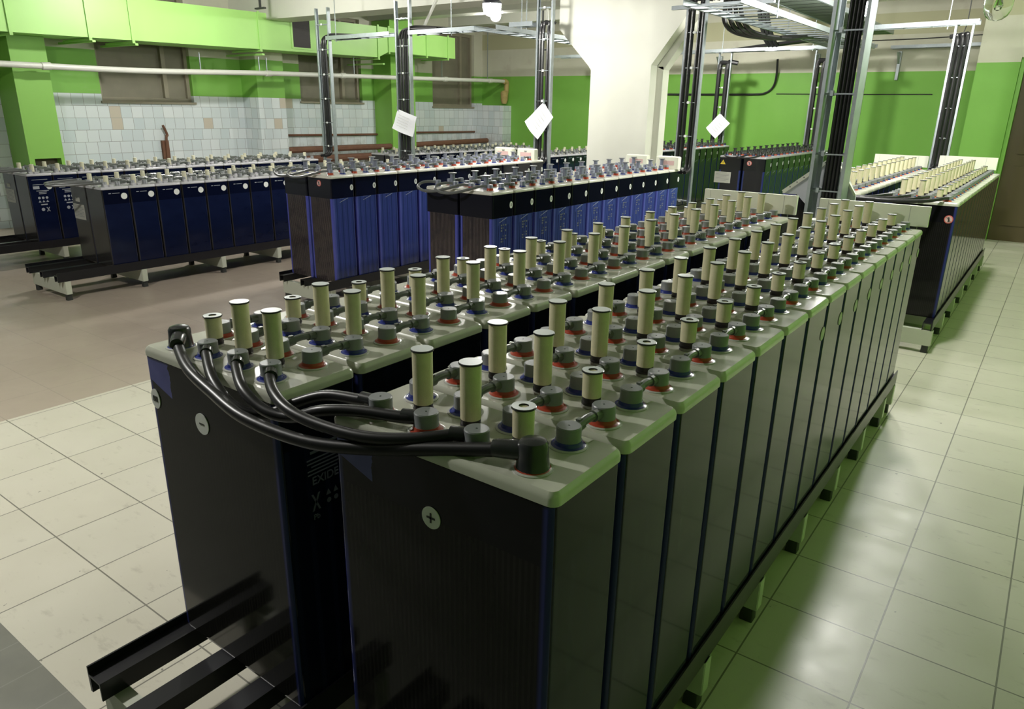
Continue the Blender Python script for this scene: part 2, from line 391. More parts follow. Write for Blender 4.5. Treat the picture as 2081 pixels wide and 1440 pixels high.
# wall return with the door on the right
mb = MB().box(-.56, -.10, 10.41, 12.3, FZ, CZ).box(-.10, 1.75, 10.41, 12.3, 1.20, CZ).box(1.05, 1.75, 10.41, 12.3, FZ, 1.2)
struct('trim_5', mb, M_WF)
t = thing('door_1', (.45, 10.6, FZ), None, None, kind='structure')
part('door_leaf', MB().box(-.10, 1.05, 10.62, 10.67, FZ, 1.2), M_DOOR, t)
part('door_panel', MB().box(.06, .88, 10.605, 10.62, FZ+.2, FZ+.95).box(.06, .88, 10.605, 10.62, FZ+1.1, 1.05), M_DOOR, t)
part('door_frame', MB().box(-.10, -.055, 10.50, 10.62, FZ, 1.2).box(1.0, 1.05, 10.50, 10.62, FZ, 1.2).box(-.055, 1.0, 10.50, 10.62, 1.15, 1.2), M_GREEN, t)
# column with haunches carrying the beam
cx0, cx1, cy0, cy1 = -3.645, -2.95, 6.2, 6.62
pts = [(cx0, FZ), (cx1, FZ), (cx1, .94), (-2.60, 1.395), (-2.60, CZ), (-4.06, CZ), (-4.06, 1.315), (cx0-.03, .94), (cx0, .90)]
mb = MB().prism(pts, 'y', cy0, cy1)
mb.box(cx1, cx1+.07, cy0+.14, cy1-.14, FZ, .93); 
mb.prism([(cx1+.07, .90), (cx1, .93), (-2.60, 1.40), (-2.52, 1.40)], 'y', cy0+.14, cy1-.14)
struct('trim_6', mb, M_COLUMN)
struct('trim_7', MB().box(-10, -4.06, 6.2, 6.62, 1.66, CZ), M_COLUMN)
struct('trim_8', MB().box(-2.60, 1.75, 6.2, 6.62, 1.95, CZ), M_COLUMN)
struct('trim_9', MB().box(-10, 1.75, 11.2, 11.5, 2.05, CZ), M_COLUMN)
struct('trim_10', MB().box(-10, -3.6, 9.0, 9.3, 1.95, CZ), M_COLUMN)

# ---------------------------------------------------------------- helpers for printed marks
def text_mesh(name, s, size, mat, face='-y', ext=.0008):
    cu = bpy.data.curves.new(name, 'FONT'); cu.body = s; cu.size = size; cu.align_x = 'CENTER'; cu.align_y = 'CENTER'; cu.extrude = ext; cu.offset = size*.012
    o = bpy.data.objects.new(name, cu); COL.objects.link(o)
    dg = bpy.context.evaluated_depsgraph_get(); me = bpy.data.meshes.new_from_object(o.evaluated_get(dg)); me.name = name
    bpy.data.objects.remove(o); bpy.data.curves.remove(cu)
    R = Matrix.Rotation(PI/2, 4, 'X')
    if face == '+x': R = Matrix.Rotation(PI/2, 4, 'Z') @ R
    me.transform(R); me.materials.clear(); me.materials.append(mat); me.polygons.foreach_set('material_index', [0]*len(me.polygons)); return me
def put(name, me, loc, parent, label=None):
    o = bpy.data.objects.new(name, me); COL.objects.link(o); o.parent = parent; o.location = loc
    return setp(o, label)

# ---------------------------------------------------------------- battery cells (local origin: centre of the foot of the jar)
ZB = -.825
def L(z): return z-ZB
def jar(kind, hx, hy, ztop, band=None, n=4):
    mb = MB(); r = .012
    if kind == 'blue':
        zb_ = L(-.175)
        mb.loft([(hx-.006, hy-.006, r, 0), (hx-.003, hy-.004, r, .012), (hx-.003, hy-.004, r, zb_-.006), (hx, hy-.001, r, zb_), (hx, hy-.001, r, ztop)], n)
        for s in (-1, 0, 1):                                     # moulded ribs on both sides
            mb.box(hx-.004, hx-.0005, s*.052-.004+.012, s*.052+.004+.012, .03, zb_-.05); mb.box(-hx+.0005, -hx+.004, s*.052-.004+.012, s*.052+.004+.012, .03, zb_-.05)
    else:
        mb.loft([(hx-.006, hy-.004, r, 0), (hx-.001, hy-.001, r, .012), (hx, hy, r, ztop)], n)
    return mb
def lid(hx, hy, z0, z1, n=4, notch=True):
    h = z1-z0
    return MB().loft([(hx-.004, hy-.004, .014, z0), (hx, hy, .016, z0+.003), (hx, hy, .016, z1-h*.45), (hx-.002, hy-.002, .015, z1-h*.2), (hx-.007, hy-.007, .012, z1)], n)
def terminal(r, z0, z1, n, rc=None):
    h = z1-z0
    return MB().lathe((0, 0, 0), [(r*1.03, z0+.0105), (r*1.03, z0+.012), (r, z0+.013), (r, z1-.002), (r*.93, z1), (.0022, z1), (.0015, z1-.002)], n)
def collar(r, z0, h, n):
    return MB().lathe((0, 0, 0), [(r*1.58, z0), (r*1.58, z0+.0015), (r*1.44, z0+.002), (r*1.38, z0+.0028), (r*1.14, z0+.0048), (r*1.09, z0+.007), (r*1.07, z0+h)], n, mis=[0, 0, 0, 1, 1, 1, 1])
def connector(zc, gap, r, capr, n=8):
    mb = MB(); y0, y1 = capr*.7, gap-capr*.7
    mb.tube([(0, y0, zc), (0, y0+.012, zc+.001), (0, (y0+y1)/2, zc+.0045), (0, y1-.012, zc+.001), (0, y1, zc)], r, n, smooth=3)
    mb.tube([(0, y0, zc), (0, y0+.024, zc+.002)], r*1.32, n, smooth=0); mb.tube([(0, y1-.024, zc+.002), (0, y1, zc)], r*1.32, n, smooth=0)
    mb.box(-r*.5, r*.5, y0+.012, y0+.022, zc+r*.9, zc+r*1.75)
    return mb
def tall_plug(ztop, r, n, z0):
    zb = L(-.025)
    return (MB().lathe((0, 0, 0), [(r*.96, z0), (r*1.02, z0+.0015), (r*.92, zb-.005), (r*.92, zb-.005), (r*1.0, zb-.005), (r*1.0, zb), (r*.94, zb), (r*.97, zb+.01), (r, L(ztop)-.003)], n, mis=[2, 2, 1, 1, 1, 1, 1, 0, 0]))
def plug_cap(ztop, r, n, hole):
    z = L(ztop); pr = [(r*.98, z-.004), (r*1.13, z-.0035), (r*1.14, z-.0008), (r*1.08, z)]
    mi = [1, 1, 1]
    if hole: pr += [(r*.46, z), (r*.44, z-.012), (r*.40, z-.012)]; mi += [0, 1, 1, 1]
    else: pr += [(.002, z)]; mi += [0, 0]
    return MB().lathe((0, 0, 0), pr, n, mis=mi)

def meshes_for(kind):
    d = {}
    if kind in ('front', 'back'):
        n = 26 if kind == 'front' else 12
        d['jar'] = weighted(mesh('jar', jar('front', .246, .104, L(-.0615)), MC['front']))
        d['lid'] = weighted(mesh('lid', lid(.25, .106, L(-.062), L(-.037)), M_LID))
        d['term'] = mesh('terminal', terminal(.0218, L(-.037), L(0), n), M_CAP)
        d['red'] = mesh('terminal_collar', collar(.0218, L(-.037), .0115, n), [M_RING, M_RED]); d['blue'] = mesh('terminal_collar', collar(.0218, L(-.037), .0115, n), [M_RING, M_BLUE])
        d['conn'] = mesh('connector', connector(L(-.013), .225-.1063, .0082, .0218, 10 if kind == 'front' else 6), M_CONN)
        z0 = L(-.037)
        d['tall'] = mesh('vent_plug', tall_plug(.0905, .0190, n, z0), [M_CER, M_BLACK, M_TRANS]); d['tallc'] = mesh('plug_cap', plug_cap(.0905, .0190, n, False), [M_CAPW, M_CAPD])
        d['short'] = mesh('vent_plug', tall_plug(.0385, .0190, n, z0), [M_CER, M_BLACK, M_TRANS]); d['shortc'] = mesh('plug_cap', plug_cap(.0385, .0190, n, True), [M_CAPW, M_CAPD])
        d['lugs'] = mesh('lifting_lug', MB().loft([(.014, .004, .003, L(-.0375)), (.012, .003, .003, L(-.0345))], 2, cx=-.236, cy=0), M_LID)
    elif kind in ('blue', 'green'):
        n = 12
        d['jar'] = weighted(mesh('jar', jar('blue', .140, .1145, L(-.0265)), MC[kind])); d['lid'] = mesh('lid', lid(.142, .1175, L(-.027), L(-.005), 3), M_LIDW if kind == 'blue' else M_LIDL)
        tm = terminal(.0195, L(-.005), L(.036), n)
        d['term'] = mesh('terminal', tm, M_CAPB if kind == 'blue' else M_CAPD)
        d['red'] = mesh('terminal_collar', collar(.0195, L(-.005), .019, n), [M_RING, M_RED]); d['blue'] = mesh('terminal_collar', collar(.0195, L(-.005), .012, n), [M_RING, M_BLUE])
        d['conn'] = mesh('connector', connector(L(.024), .24-.12, .0088, .0195, 6), M_CONN)
        zt = L(.087)
        d['tall'] = mesh('vent_plug', MB().lathe((0, 0, 0), [(.022, L(-.005)), (.020, L(.02)), (.0175, L(.03)), (.0165, zt-.012), (.022, zt-.008), (.027, zt-.004)], n), M_CAPB if kind == 'blue' else M_CAPD)
        d['tallc'] = mesh('plug_cap', MB().lathe((0, 0, 0), [(.0285, zt-.006), (.029, zt-.001), (.026, zt)], n), M_CAPD if kind == 'green' else M_CAP)
    else:
        n = 10
        d['jar'] = weighted(mesh('jar', jar('navy', .138, .1125, L(-.1875)), MC[kind])); d['lid'] = mesh('lid', lid(.141, .1145, L(-.188), L(-.166), 3), M_LIDL)
        d['term'] = mesh('terminal', terminal(.021, L(-.166), L(-.128), n), M_CAP)
        d['red'] = mesh('terminal_collar', collar(.021, L(-.166), .012, n), [M_RING, M_CAP]); d['blue'] = d['red']
        d['conn'] = mesh('connector', connector(L(-.136), .2325-.11, .0125, .021, 6), M_CONN)
        d['tall'] = mesh('vent_plug', MB().lathe((0, 0, 0), [(.021, L(-.166)), (.0195, L(-.15)), (.0185, L(-.088))], n), M_CERP)
        d['tallc'] = mesh('plug_cap', MB().lathe((0, 0, 0), [(.0195, L(-.091)), (.0195, L(-.087)), (.014, L(-.085))], n), M_CERP)
        d['lugs'] = mesh('lid_stud', MB().box(.098, .122, -.075, -.045, L(-.166), L(-.148)).box(.098, .122, -.030, .0, L(-.166), L(-.148)), M_LIDL)
    return d
MS = {k: meshes_for(k) for k in ('front', 'back', 'blue', 'green', 'navy', 'navy_bright')}
ORD = ['first', 'second', 'third', 'fourth', 'fifth', 'sixth', 'seventh', 'eighth', 'ninth', 'tenth', 'eleventh', 'twelfth', 'thirteenth', 'fourteenth', 'fifteenth', 'sixteenth']

def cell(kind, flip, conn, label, group, loc):
    """one battery: jar, lid, terminals (> collar), plugs (> cap), connectors to the next cell"""
    D = MS[kind]; t = bpy.data.objects.new('battery_cell', None); COL.objects.link(t); t.empty_display_size = .05
    t.location = (loc[0], loc[1], ZB+ZS); ORG[t.name] = (loc[0], loc[1], ZB); setp(t, label, 'battery', group)
    put('jar', D['jar'], (0, 0, 0), t); put('lid', D['lid'], (0, 0, 0), t)
    big = kind in ('front', 'back')
    xs = [(-1.5+i)*.1138 for i in range(4)] if big else [-.078, .078]
    ty = .0532 if big else (.0605 if kind in ('blue', 'green') else .055)
    for x in xs:
        for sy, colr in ((-1, 'blue' if flip else 'red'), (1, 'red' if flip else 'blue')):
            o = put('terminal', D['term'], (x, sy*ty, 0), t)
            put('terminal_collar', D[colr], (0, 0, 0), o, {'red': 'red collar under the grey cap', 'blue': 'blue collar under the grey cap'}[colr] if kind not in ('navy', 'navy_bright') else None)
        if conn: put('connector', D['conn'], (x, ty, 0), t)
    if big:
        sg = -1 if flip else 1
        for x, w in ((-.1138*sg, 'tall'), (0, 'tall'), (.1138*sg, 'short')):
            o = put('vent_plug', D[w], (x, 0, 0), t, None if w == 'tall' else 'short beige plug with an open hole on top')
            put('plug_cap', D[w+'c'], (0, 0, 0), o)
        put('lifting_lug', D['lugs'], (0, 0, 0), t)
    else:
        o = put('vent_plug', D['tall'], (0, 0, 0), t); put('plug_cap', D['tallc'], (0, 0, 0), o)
        if 'lugs' in D: put('lid_stud', D['lugs'], (0, 0, 0), t)
    return t

# stickers shared by many cells
S_X = mesh('number_sticker', MB().disc((0, 0, 0), .0165, '+x', n=18, ry=.0225), M_WLAB); S_XB = text_mesh('sticker_number', '0', .026, M_INK, '+x')
S_FX = mesh('number_sticker', MB().disc((0, 0, 0), .0225, '+x', n=18), M_WLAB2)
S_AX = mesh('number_sticker', MB().disc((0, 0, 0), .026, '+x', n=18), M_WLAB)
S_BAR = mesh('level_mark', MB().box(0, .0012, -.028, .012, .012, .020).prism([(-.030, -.016), (-.024, -.016), (.056, .010), (.056, .014)], 'x', 0, .0012), M_PRINT)
S_TXT = mesh('printed_text', MB().box(0, .001, -.05, -.03, -.003, .003).box(0, .001, -.02, .04, -.002, .002), M_PRINT)
mbp = MB()
for j, zz in enumerate((0, -.018, -.036, -.072, -.090, -.108)):
    for q in range(3):
        if (j+q) % 4 != 3: mbp.box(0, .001, -.03+q*.022, -.015+q*.022, zz-.005, zz+.005)
S_BLK = mesh('printed_block', mbp, M_PRINTD)

def row(kind, x, y0, pitch, n, flip, place, group, side=None, plug=''):
    out = []
    for i in range(n):
        nth = ORD[i] if i else 'nearest'
        lab = '%s battery, %s, %s' % ({'front': 'beige-plugged', 'back': 'tall-plugged', 'blue': 'blue-cased', 'green': 'black-plugged', 'navy': 'navy', 'navy_bright': 'navy'}[kind], (nth+' from near end') if i else 'nearest one', place)
        c = cell(kind, flip, i < n-1, lab, group, (x, y0+i*pitch)); out.append(c)
        if side == 'blue':
            s = put('number_sticker', S_X, (.1400, .087, L(-.100)), c, 'round white number sticker'); put('sticker_number', S_XB, (.0012, 0, 0), s)
            put('level_mark', S_BAR, (.1378, -.01, L(-.19)), c)
            if kind == 'blue' and x > -3: put('printed_block', S_BLK, (.1378, .01, L(-.225)), c)
        elif side == 'front' and i > 5: put('number_sticker', S_FX, (.246, .09, L(-.152)), c)
        elif side == 'navy':
            put('number_sticker', S_AX, (.138, .065, L(-.245)), c, 'round white sticker'); put('printed_text', S_TXT, (.138, -.01, L(-.218)), c)
    return out
R1 = row('front', -.171, 0, .225, 15, False, 'front right row', 'batteries of the front right row', 'front')
L1 = row('front', -.823, -.012, .225, 15, True, 'front row left of the nearest', 'batteries of the front middle row')
H1 = row('back', -.171, 4.845, .225, 15, False, 'far right row behind the board', 'batteries of the far right row')
G1 = row('back', -.823, 4.84, .225, 15, True, 'far row left of the far right row', 'batteries of the far inner row')
# the left file runs the other way round (blue terminals first)
def pair2(kind, xs, y0, pitch, n, place, group, side):
    a = row(kind, xs[0], y0, pitch, n, True, 'left file, '+place, group+', left file')
    b = row(kind, xs[1], y0, pitch, n, False, 'right file, '+place, group+', right file', side)
    return a, b
N2 = pair2('blue', (-2.745, -2.452), 2.925, .24, 12, 'blue bank before the column', 'batteries of the blue bank nearest the column', 'blue')
N1 = pair2('blue', (-4.295, -4.003), 2.925, .24, 12, 'blue bank left of the column', 'batteries of the second blue bank', 'blue')
A1 = pair2('navy', (-6.132, -5.848), 2.085, .2325, 15, 'near navy bank', 'batteries of the near navy bank', 'navy')
B1 = pair2('navy_bright', (-7.752, -7.462), 2.16, .2325, 15, 'navy bank beside the tiled wall', 'batteries of the outer navy bank', None)
C1 = pair2('navy', (-7.752, -7.462), 7.1, .2325, 15, 'far navy bank beside the tiled wall', 'batteries of the far outer navy bank', 'navy')
C2 = pair2('navy', (-6.132, -5.848), 7.1, .2325, 15, 'far navy bank behind the near one', 'batteries of the far inner navy bank', 'navy')
D1 = pair2('green', (-4.295, -4.003), 8.32, .24, 12, 'black-plugged bank behind the column', 'batteries of the far bank behind the column', 'blue')
E1 = pair2('green', (-2.765, -2.468), 8.32, .24, 12, 'black-plugged bank with warning signs', 'batteries of the far bank with signs', 'blue')

# marks on the two nearest cells
def ring_sign(cellobj, y, x, z, r):
    s = put('number_sticker', mesh('prohibition_sign', MB().disc((0, 0, 0), r, '-y', n=24), M_SRED), (x, y, z), cellobj, 'round red and white prohibition sign')
    put('sign_face', mesh('sign_face', MB().disc((0, 0, 0), r*.80, '-y', n=24), M_PINK), (0, -.0012, 0), s)
    put('sign_figure', mesh('sign_figure', MB().prism([(-.15*r, -.6*r), (.18*r, -.6*r), (.22*r, .1*r), (.02*r, .62*r), (-.18*r, .5*r), (-.05*r, .1*r)], 'y', -.004, -.0026).prism([(-.55*r, .50*r), (-.46*r, .58*r), (.55*r, -.50*r), (.46*r, -.58*r)], 'y', -.0046, -.004), M_INK), (0, 0, 0), s)
c = L1[0]
s = put('polarity_sticker', mesh('polarity_sticker', MB().disc((0, 0, 0), .0255, '-y', n=32), M_WLAB), (-.030, -.1045, L(-.177)), c, 'round white minus sticker')
put('minus_sign', mesh('minus_sign', MB().box(-.0095, .0095, -.0022, -.0014, -.0018, .0018), M_INK), (0, 0, 0), s)
s = put('name_sticker', mesh('name_sticker', MB().disc((0, 0, 0), .019, '-y', n=28, ry=.025), M_WLAB), (-.222, -.1045, L(-.165)), c, 'round white sticker with black letters')
put('sticker_letters', text_mesh('sticker_letters', 'BII', .020, M_INK), (0, -.0016, 0), s)
c = R1[0]
s = put('polarity_sticker', mesh('polarity_sticker', MB().disc((0, 0, 0), .021, '-y', n=32), M_WLAB), (-.002, -.1045, L(-.167)), c, 'round white plus sticker')
put('plus_sign', mesh('plus_sign', MB().box(-.0095, .0095, -.0024, -.0014, -.0017, .0017).box(-.0017, .0017, -.0024, -.0014, -.0095, .0095), M_INK), (0, 0, 0), s)
# printing on the side of the first left cell
c = L1[0]; X = .2465
put('brand_print', text_mesh('brand_print', 'EXIDE', .027, M_PRINTD, '+x', .0004), (X, .006, L(-.262)), c)
mb = MB()
for k, (a, b) in enumerate(((-.04, .03), (-.04, .045), (-.03, .05), (-.04, .05), (-.04, .04))): mb.box(0, .0008, a, b, -.210+.825-k*.0085-.0015, -.210+.825-k*.0085+.0015)
for k in range(3):
    mb.box(0, .0008, -.03, .05, L(-.185)-k*.012, L(-.185)-k*.012+.006) if k < 2 else None
put('printed_lines', mesh('printed_lines', mb, M_PRINTD), (X, 0, 0), c)
mb = MB(); mb.prism([(-.035, .0), (-.030, .0), (-.012, -.04), (-.017, -.04)], 'x', 0, .0008).prism([(-.012, .0), (-.017, .0), (-.035, -.04), (-.030, -.04)], 'x', 0, .0008)
for q in range(3):
    mb.prism([(.004+q*.02, -.016), (.018+q*.02, -.016), (.011+q*.02, -.002)], 'x', 0, .0008); mb.disc((0, .011+q*.02, -.030), .006, '+x', .0008, 12)
put('recycling_marks', mesh('recycling_marks', mb, M_PRINTD), (X, 0, L(-.292)), c)
put('material_code', text_mesh('material_code', 'Pb', .018, M_PRINTD, '+x', .0004), (X, -.024, L(-.348)), c)
# signs on near ends of other banks
ring_sign(N1[1][0], -.1135, 0.0, L(-.065), .024)
ring_sign(H1[0], -.1045, .205, L(-.146), .027)
ring_sign(E1[1][0], -.1135, -.06, L(-.082), .030)
c = E1[0][0]
s = put('warning_sign', mesh('warning_sign', MB().prism([(-.033, -.024), (.033, -.024), (0, .030)], 'y', -.0015, 0), M_YEL), (-.095, -.1135, L(-.085)), c, 'yellow triangular warning sign')
put('warning_bolt', mesh('warning_bolt', MB().prism([(-.003, -.016), (.006, .0), (.001, .0), (.004, .016), (-.007, -.003), (-.001, -.003)], 'y', -.0024, -.0015), M_INK), (0, 0, 0), s)
def panel(c, x, z, w, h, lines):
    s = put('data_label', mesh('data_label', MB().box(-w/2, w/2, -.0015, 0, -h/2, h/2), M_WLAB2), (x, -.1125, z), c, 'rectangular white data label')
    mb = MB()
    for k in range(lines): mb.box(-w*.42, w*(.40 if k % 3 else .25), -.0022, -.0015, h*.40-k*h*.8/lines-.0018, h*.40-k*h*.8/lines+.0012)
    put('label_lines', mesh('label_lines', mb, M_PRINTD), (0, 0, 0), s)
panel(E1[0][0], -.085, L(-.268), .21, .135, 7)
for c in (A1[0][0], B1[0][0]):
    panel(c, -.027, L(-.40), .195, .128, 8); panel(c, -.03, L(-.297), .075, .036, 1)
# printed sides of the outer navy bank
mb = MB(); mb.box(0, .001, -.075, .065, .0, .004); mb.box(0, .001, -.072, .058, -.046, -.042); mb.box(0, .001, -.074, -.018, -.085, -.058)
for k, (a, b) in enumerate(((-.05, .06), (-.03, .04), (-.03, .035))): mb.box(0, .001, a, b, -.106-k*.014, -.100-k*.014)
for q in range(3): mb.disc((0, -.035+q*.034, -.170), .012, '+x', .001, 12); mb.prism([(-.048+q*.034, -.212), (-.022+q*.034, -.212), (-.035+q*.034, -.192)], 'x', 0, .001)
mb.box(0, .001, -.03, .028, -.240, -.228)
mb.disc((0, -.018, -.280), .016, '+x', .001, 12); mb.prism([(.012, -.262), (.022, -.262), (.044, -.302), (.036, -.302)], 'x', 0, .001).prism([(.044, -.262), (.036, -.262), (.012, -.302), (.020, -.302)], 'x', 0, .001)
S_B = mesh('side_print', mb, M_PRINT)
for c in B1[1]:
    put('side_print', S_B, (.138, 0, L(-.223)), c); put('number_sticker', S_AX, (.138, .070, L(-.290)), c, 'round white sticker')

# ---------------------------------------------------------------- racks under the banks
def rack(label, x0, x1, y0, y1, rails, beams, group='steel racks carrying the battery banks'):
    t = thing('battery_rack', ((x0+x1)/2, y0, FZ), label, 'rack', group)
    for i, xr in enumerate(rails):
        mb = MB().box(xr-.0275, xr+.0275, y0, y1, ZB-.006, ZB)
        mb.box(xr-.0275, xr-.0225, y0, y1, ZB-.052, ZB-.006).box(xr+.0225, xr+.0275, y0, y1, ZB-.052, ZB-.006)
        if i == 0: mb.box(xr-.0325, xr-.0275, y0, y1, ZB-.052, ZB+.022)
        if i == len(rails)-1: mb.box(xr+.0275, xr+.0325, y0, y1, ZB-.052, ZB+.022)
        part('rail', mb, M_RAIL, t)
    for yb in beams:
        z1 = ZB-.052; z0 = FZ+.052
        b = part('cross_beam', MB().box(x0, x1, yb-.004, yb+.004, z0, z1).box(x0, x1, yb+.004, yb+.035, z1-.006, z1).box(x0, x1, yb+.004, yb+.035, z0, z0+.006).box(x1-.004, x1+.002, yb, yb+.04, z0, z1).box(x0-.002, x0+.004, yb, yb+.04, z0, z1), M_BEAM, t)
        for xf in (x0+.03, x1-.03):
            part('foot', MB().loft([(.021, .021, .004, FZ), (.019, .019, .004, z0)], 2, cx=xf, cy=yb+.02), M_FOOT, b)
    return t
fr = lambda a, b, s: [a+s*i for i in range(int((b-a)/s)+1)]
rack('black-railed rack in front under the row beside the nearest row', -1.09, -.555, -.36, 3.32, [-1.058, -.882, -.72, -.600], [-.33, .18, .66, 1.10, 1.58, 2.06, 2.54, 3.02, 3.26])
rack('black-railed rack under the nearest right row of batteries', -.42, .085, -.36, 3.32, [-.395, -.28, -.06, .050], [-.33, .18, .66, 1.10, 1.58, 2.06, 2.54, 3.02, 3.26])
rack('rack with white end beam under the far right row of batteries', -.42, .092, 4.58, 8.2, [-.385, .052], [4.585, 5.15, 5.75, 6.35, 6.95, 7.55, 8.1])
rack('rack under the far row left of the far right row', -1.08, -.56, 4.58, 8.2, [-1.045, -.60], [4.585, 5.15, 5.75, 6.35, 6.95, 7.55, 8.1])
rack('rack under the blue bank nearest the column', -2.90, -2.30, 2.70, 5.72, [-2.865, -2.60, -2.33], [2.74, 3.35, 3.95, 4.55, 5.15, 5.66])
rack('cream-beamed rack under the blue bank left of the column', -4.455, -3.85, 2.70, 5.72, [-4.415, -4.15, -3.885], [2.74, 3.35, 3.95, 4.55, 5.15, 5.66])
rack('low rack with white feet under the near navy bank', -6.30, -5.69, 1.52, 5.60, [-6.25, -5.99, -5.725], [1.57, 2.20, 2.97, 3.60, 4.25, 4.9, 5.5])
rack('low rack under the navy bank beside the tiled wall', -7.92, -7.30, 1.45, 5.68, [-7.87, -7.60, -7.335], [1.5, 2.25, 2.97, 3.60, 4.25, 4.9, 5.6])
rack('far rack under the navy bank along the tiled wall', -7.92, -7.30, 6.9, 10.6, [-7.87, -7.60, -7.335], [7.0, 8.2, 9.4, 10.5])
rack('far rack under the inner far navy bank', -6.30, -5.69, 6.9, 10.6, [-6.25, -5.99, -5.725], [7.0, 8.2, 9.4, 10.5])
rack('far rack behind the column', -4.455, -3.85, 8.15, 11.15, [-4.415, -4.15, -3.885], [8.2, 9.2, 10.2, 11.1])
rack('far rack under the bank with warning signs', -2.92, -2.31, 8.15, 11.15, [-2.885, -2.62, -2.345], [8.2, 9.2, 10.2, 11.1])

# ---------------------------------------------------------------- heavy cables joining the rows
def cable(label, pts, r, group, mat=M_CABLE, boots=(), n=14, name='battery_cable', sm=6):
    mb = MB().tube(pts, r, n, 0, sm); o = single(name, mb, mat, label, 'cable', group) if not boots else None
    if boots:
        t = thing(name, pts[0], label, 'cable', group); part('cable_sheath', mb, mat, t)
        for bt in boots: part('cable_boot', bt, M_CAPD, t)
        return t
    return o
bx = [-.9935, -.8797, -.7659, -.6521]; rx = [-.3414, -.2276, -.1138, 0.]; by, ry, zt = -.065, -.053, -.014
grp = 'four cables bridging the two front rows'
def boot_end(x, y, dx, dy, r=.0135):
    n = math.hypot(dx, dy); dx, dy = dx/n, dy/n
    return MB().tube([(x+dx*.020, y+dy*.020, zt), (x+dx*.046, y+dy*.046, zt-.001)], r, 14, smooth=0)
def elbow(x, y, dx, dy):
    n = math.hypot(dx, dy); dx, dy = dx/n, dy/n
    mb = MB().lathe((x, y, 0), [(.030, -.036), (.0275, -.033), (.0252, -.010), (.0245, .006), (.021, .0115), (.013, .0145), (.003, .0155)], 24)
    return mb.tube([(x+dx*.008, y+dy*.008, -.008), (x+dx*.05, y+dy*.05, -.0105), (x+dx*.066, y+dy*.066, -.012)], lambda t: .0175-.003*t, 16, smooth=2)
cable('longest black cable, sweeping in front of the other three', [(bx[0]+.030, by-.022, -.012), (-.935, -.103, -.020), (-.833, -.142, -.036), (-.716, -.165, -.050), (-.576, -.184, -.064), (-.419, -.171, -.070), (-.289, -.138, -.058), (-.157, -.098, -.034), (-.055, -.072, -.014)], .0122, grp,
      boots=[elbow(bx[0], by, .75, -.55), elbow(rx[3], ry, -1, -.35)])
cable('black cable from the right-hand front blue terminal, uppermost of the four', [(bx[3]+.020, by-.016, zt), (-.612, -.098, -.017), (-.552, -.131, -.025), (-.481, -.151, -.034), (-.399, -.150, -.040), (-.295, -.138, -.038), (-.21, -.107, -.028), (rx[2]-.035, ry-.018, -.016), (rx[2]-.015, ry-.008, zt)], .0112, grp,
      boots=[boot_end(bx[3], by, .8, -.6), boot_end(rx[2], ry, -1, -.45)])
cable('black cable from the third front blue terminal, passing under the uppermost', [(bx[2]+.020, by-.016, zt), (-.718, -.102, -.018), (-.640, -.140, -.036), (-.567, -.146, -.058), (-.504, -.132, -.060), (-.432, -.118, -.032), (-.36, -.094, -.021), (rx[1]-.040, ry-.018, -.016), (rx[1]-.015, ry-.005, zt)], .0112, grp,
      boots=[boot_end(bx[2], by, .8, -.6), boot_end(rx[1], ry, -1, -.35)])
cable('black cable from the second front blue terminal, shortest of the four', [(bx[1]+.020, by-.016, zt), (-.830, -.100, -.018), (-.735, -.145, -.040), (-.65, -.157, -.068), (-.590, -.132, -.078), (-.535, -.100, -.050), (-.470, -.074, -.025), (rx[0]-.045, ry-.008, -.017), (rx[0]-.015, ry-.002, zt)], .0112, grp,
      boots=[boot_end(bx[1], by, .8, -.6), boot_end(rx[0], ry, -1, -.1)])
for cx, nm in ((-2.6, 'bank nearest the column'), (-4.15, 'bank left of the column')):
    for k, (a, b) in enumerate(((-2.823, -2.530), (-2.667, -2.374))):
        a += cx+2.6; b += cx+2.6; y = 2.865; z = .022; xb = -.035 if k == 0 else -.03
        cable('grey loop from the %s terminal of the blue %s' % (('outer', 'inner')[k], nm), [(a-.01, y-.01, z), (a-.045, y-.035, z+.004), (a-.075, y-.085, z-.004), (a-.06, y-.135, z-.028), (a+.01, y-.150, z-.046), (a+.10, y-.130, z-.042), (a+.19, y-.08, z-.016), (b-.05, y-.03, z+.002), (b-.012, y-.005, z)], .0092, 'cable loops at the near ends of the blue banks', M_CABLEG, n=10)
for xo, nm in ((-5.99, 'near navy bank'), (-7.61, 'navy bank beside the tiled wall')):
    for k in range(2):
        a = xo-.22+k*.156; b = xo+.064+k*.156; y = 2.03 if xo > -7 else 2.105; z = -.138
        cable('flat grey %s loop at the end of the %s' % (('left', 'right')[k], nm), [(a, y, z), (a-.0, y-.10, z), (a+.03, y-.26-.05*k, z-.006), (a+.12, y-.31-.05*k, z-.008), (a+.2, y-.24, z-.006), (b-.02, y-.1, z), (b, y, z)], .0095, 'cable loops at the navy banks', M_CABLEG, n=8)
for k in range(4):
    a = -.9935+.1138*k; b = -.3414+.1138*k
    cable('dark cable bridging the two far right rows at their near end', [(a, 4.77, -.014), (a+.02, 4.70, -.02), (a+.12, 4.63-.0*k, -.035), ((a+b)/2, 4.60-.008*k, -.04), (b-.12, 4.64, -.03), (b-.03, 4.73, -.016), (b, 4.775, -.014)], .0125, 'four cables bridging the far right rows', n=8, sm=4)
for k in range(2):
    a = -2.84+.156*k; b = -2.546+.156*k; y = 8.255
    cable('dark cable loop on the near end of the bank with warning signs', [(a, y, .022), (a, y-.06, .0), (a+.08, y-.11, -.02), (a+.2, y-.08, -.01), (b, y, .022)], .009, 'cable loops at the bank with signs', n=8, sm=4)

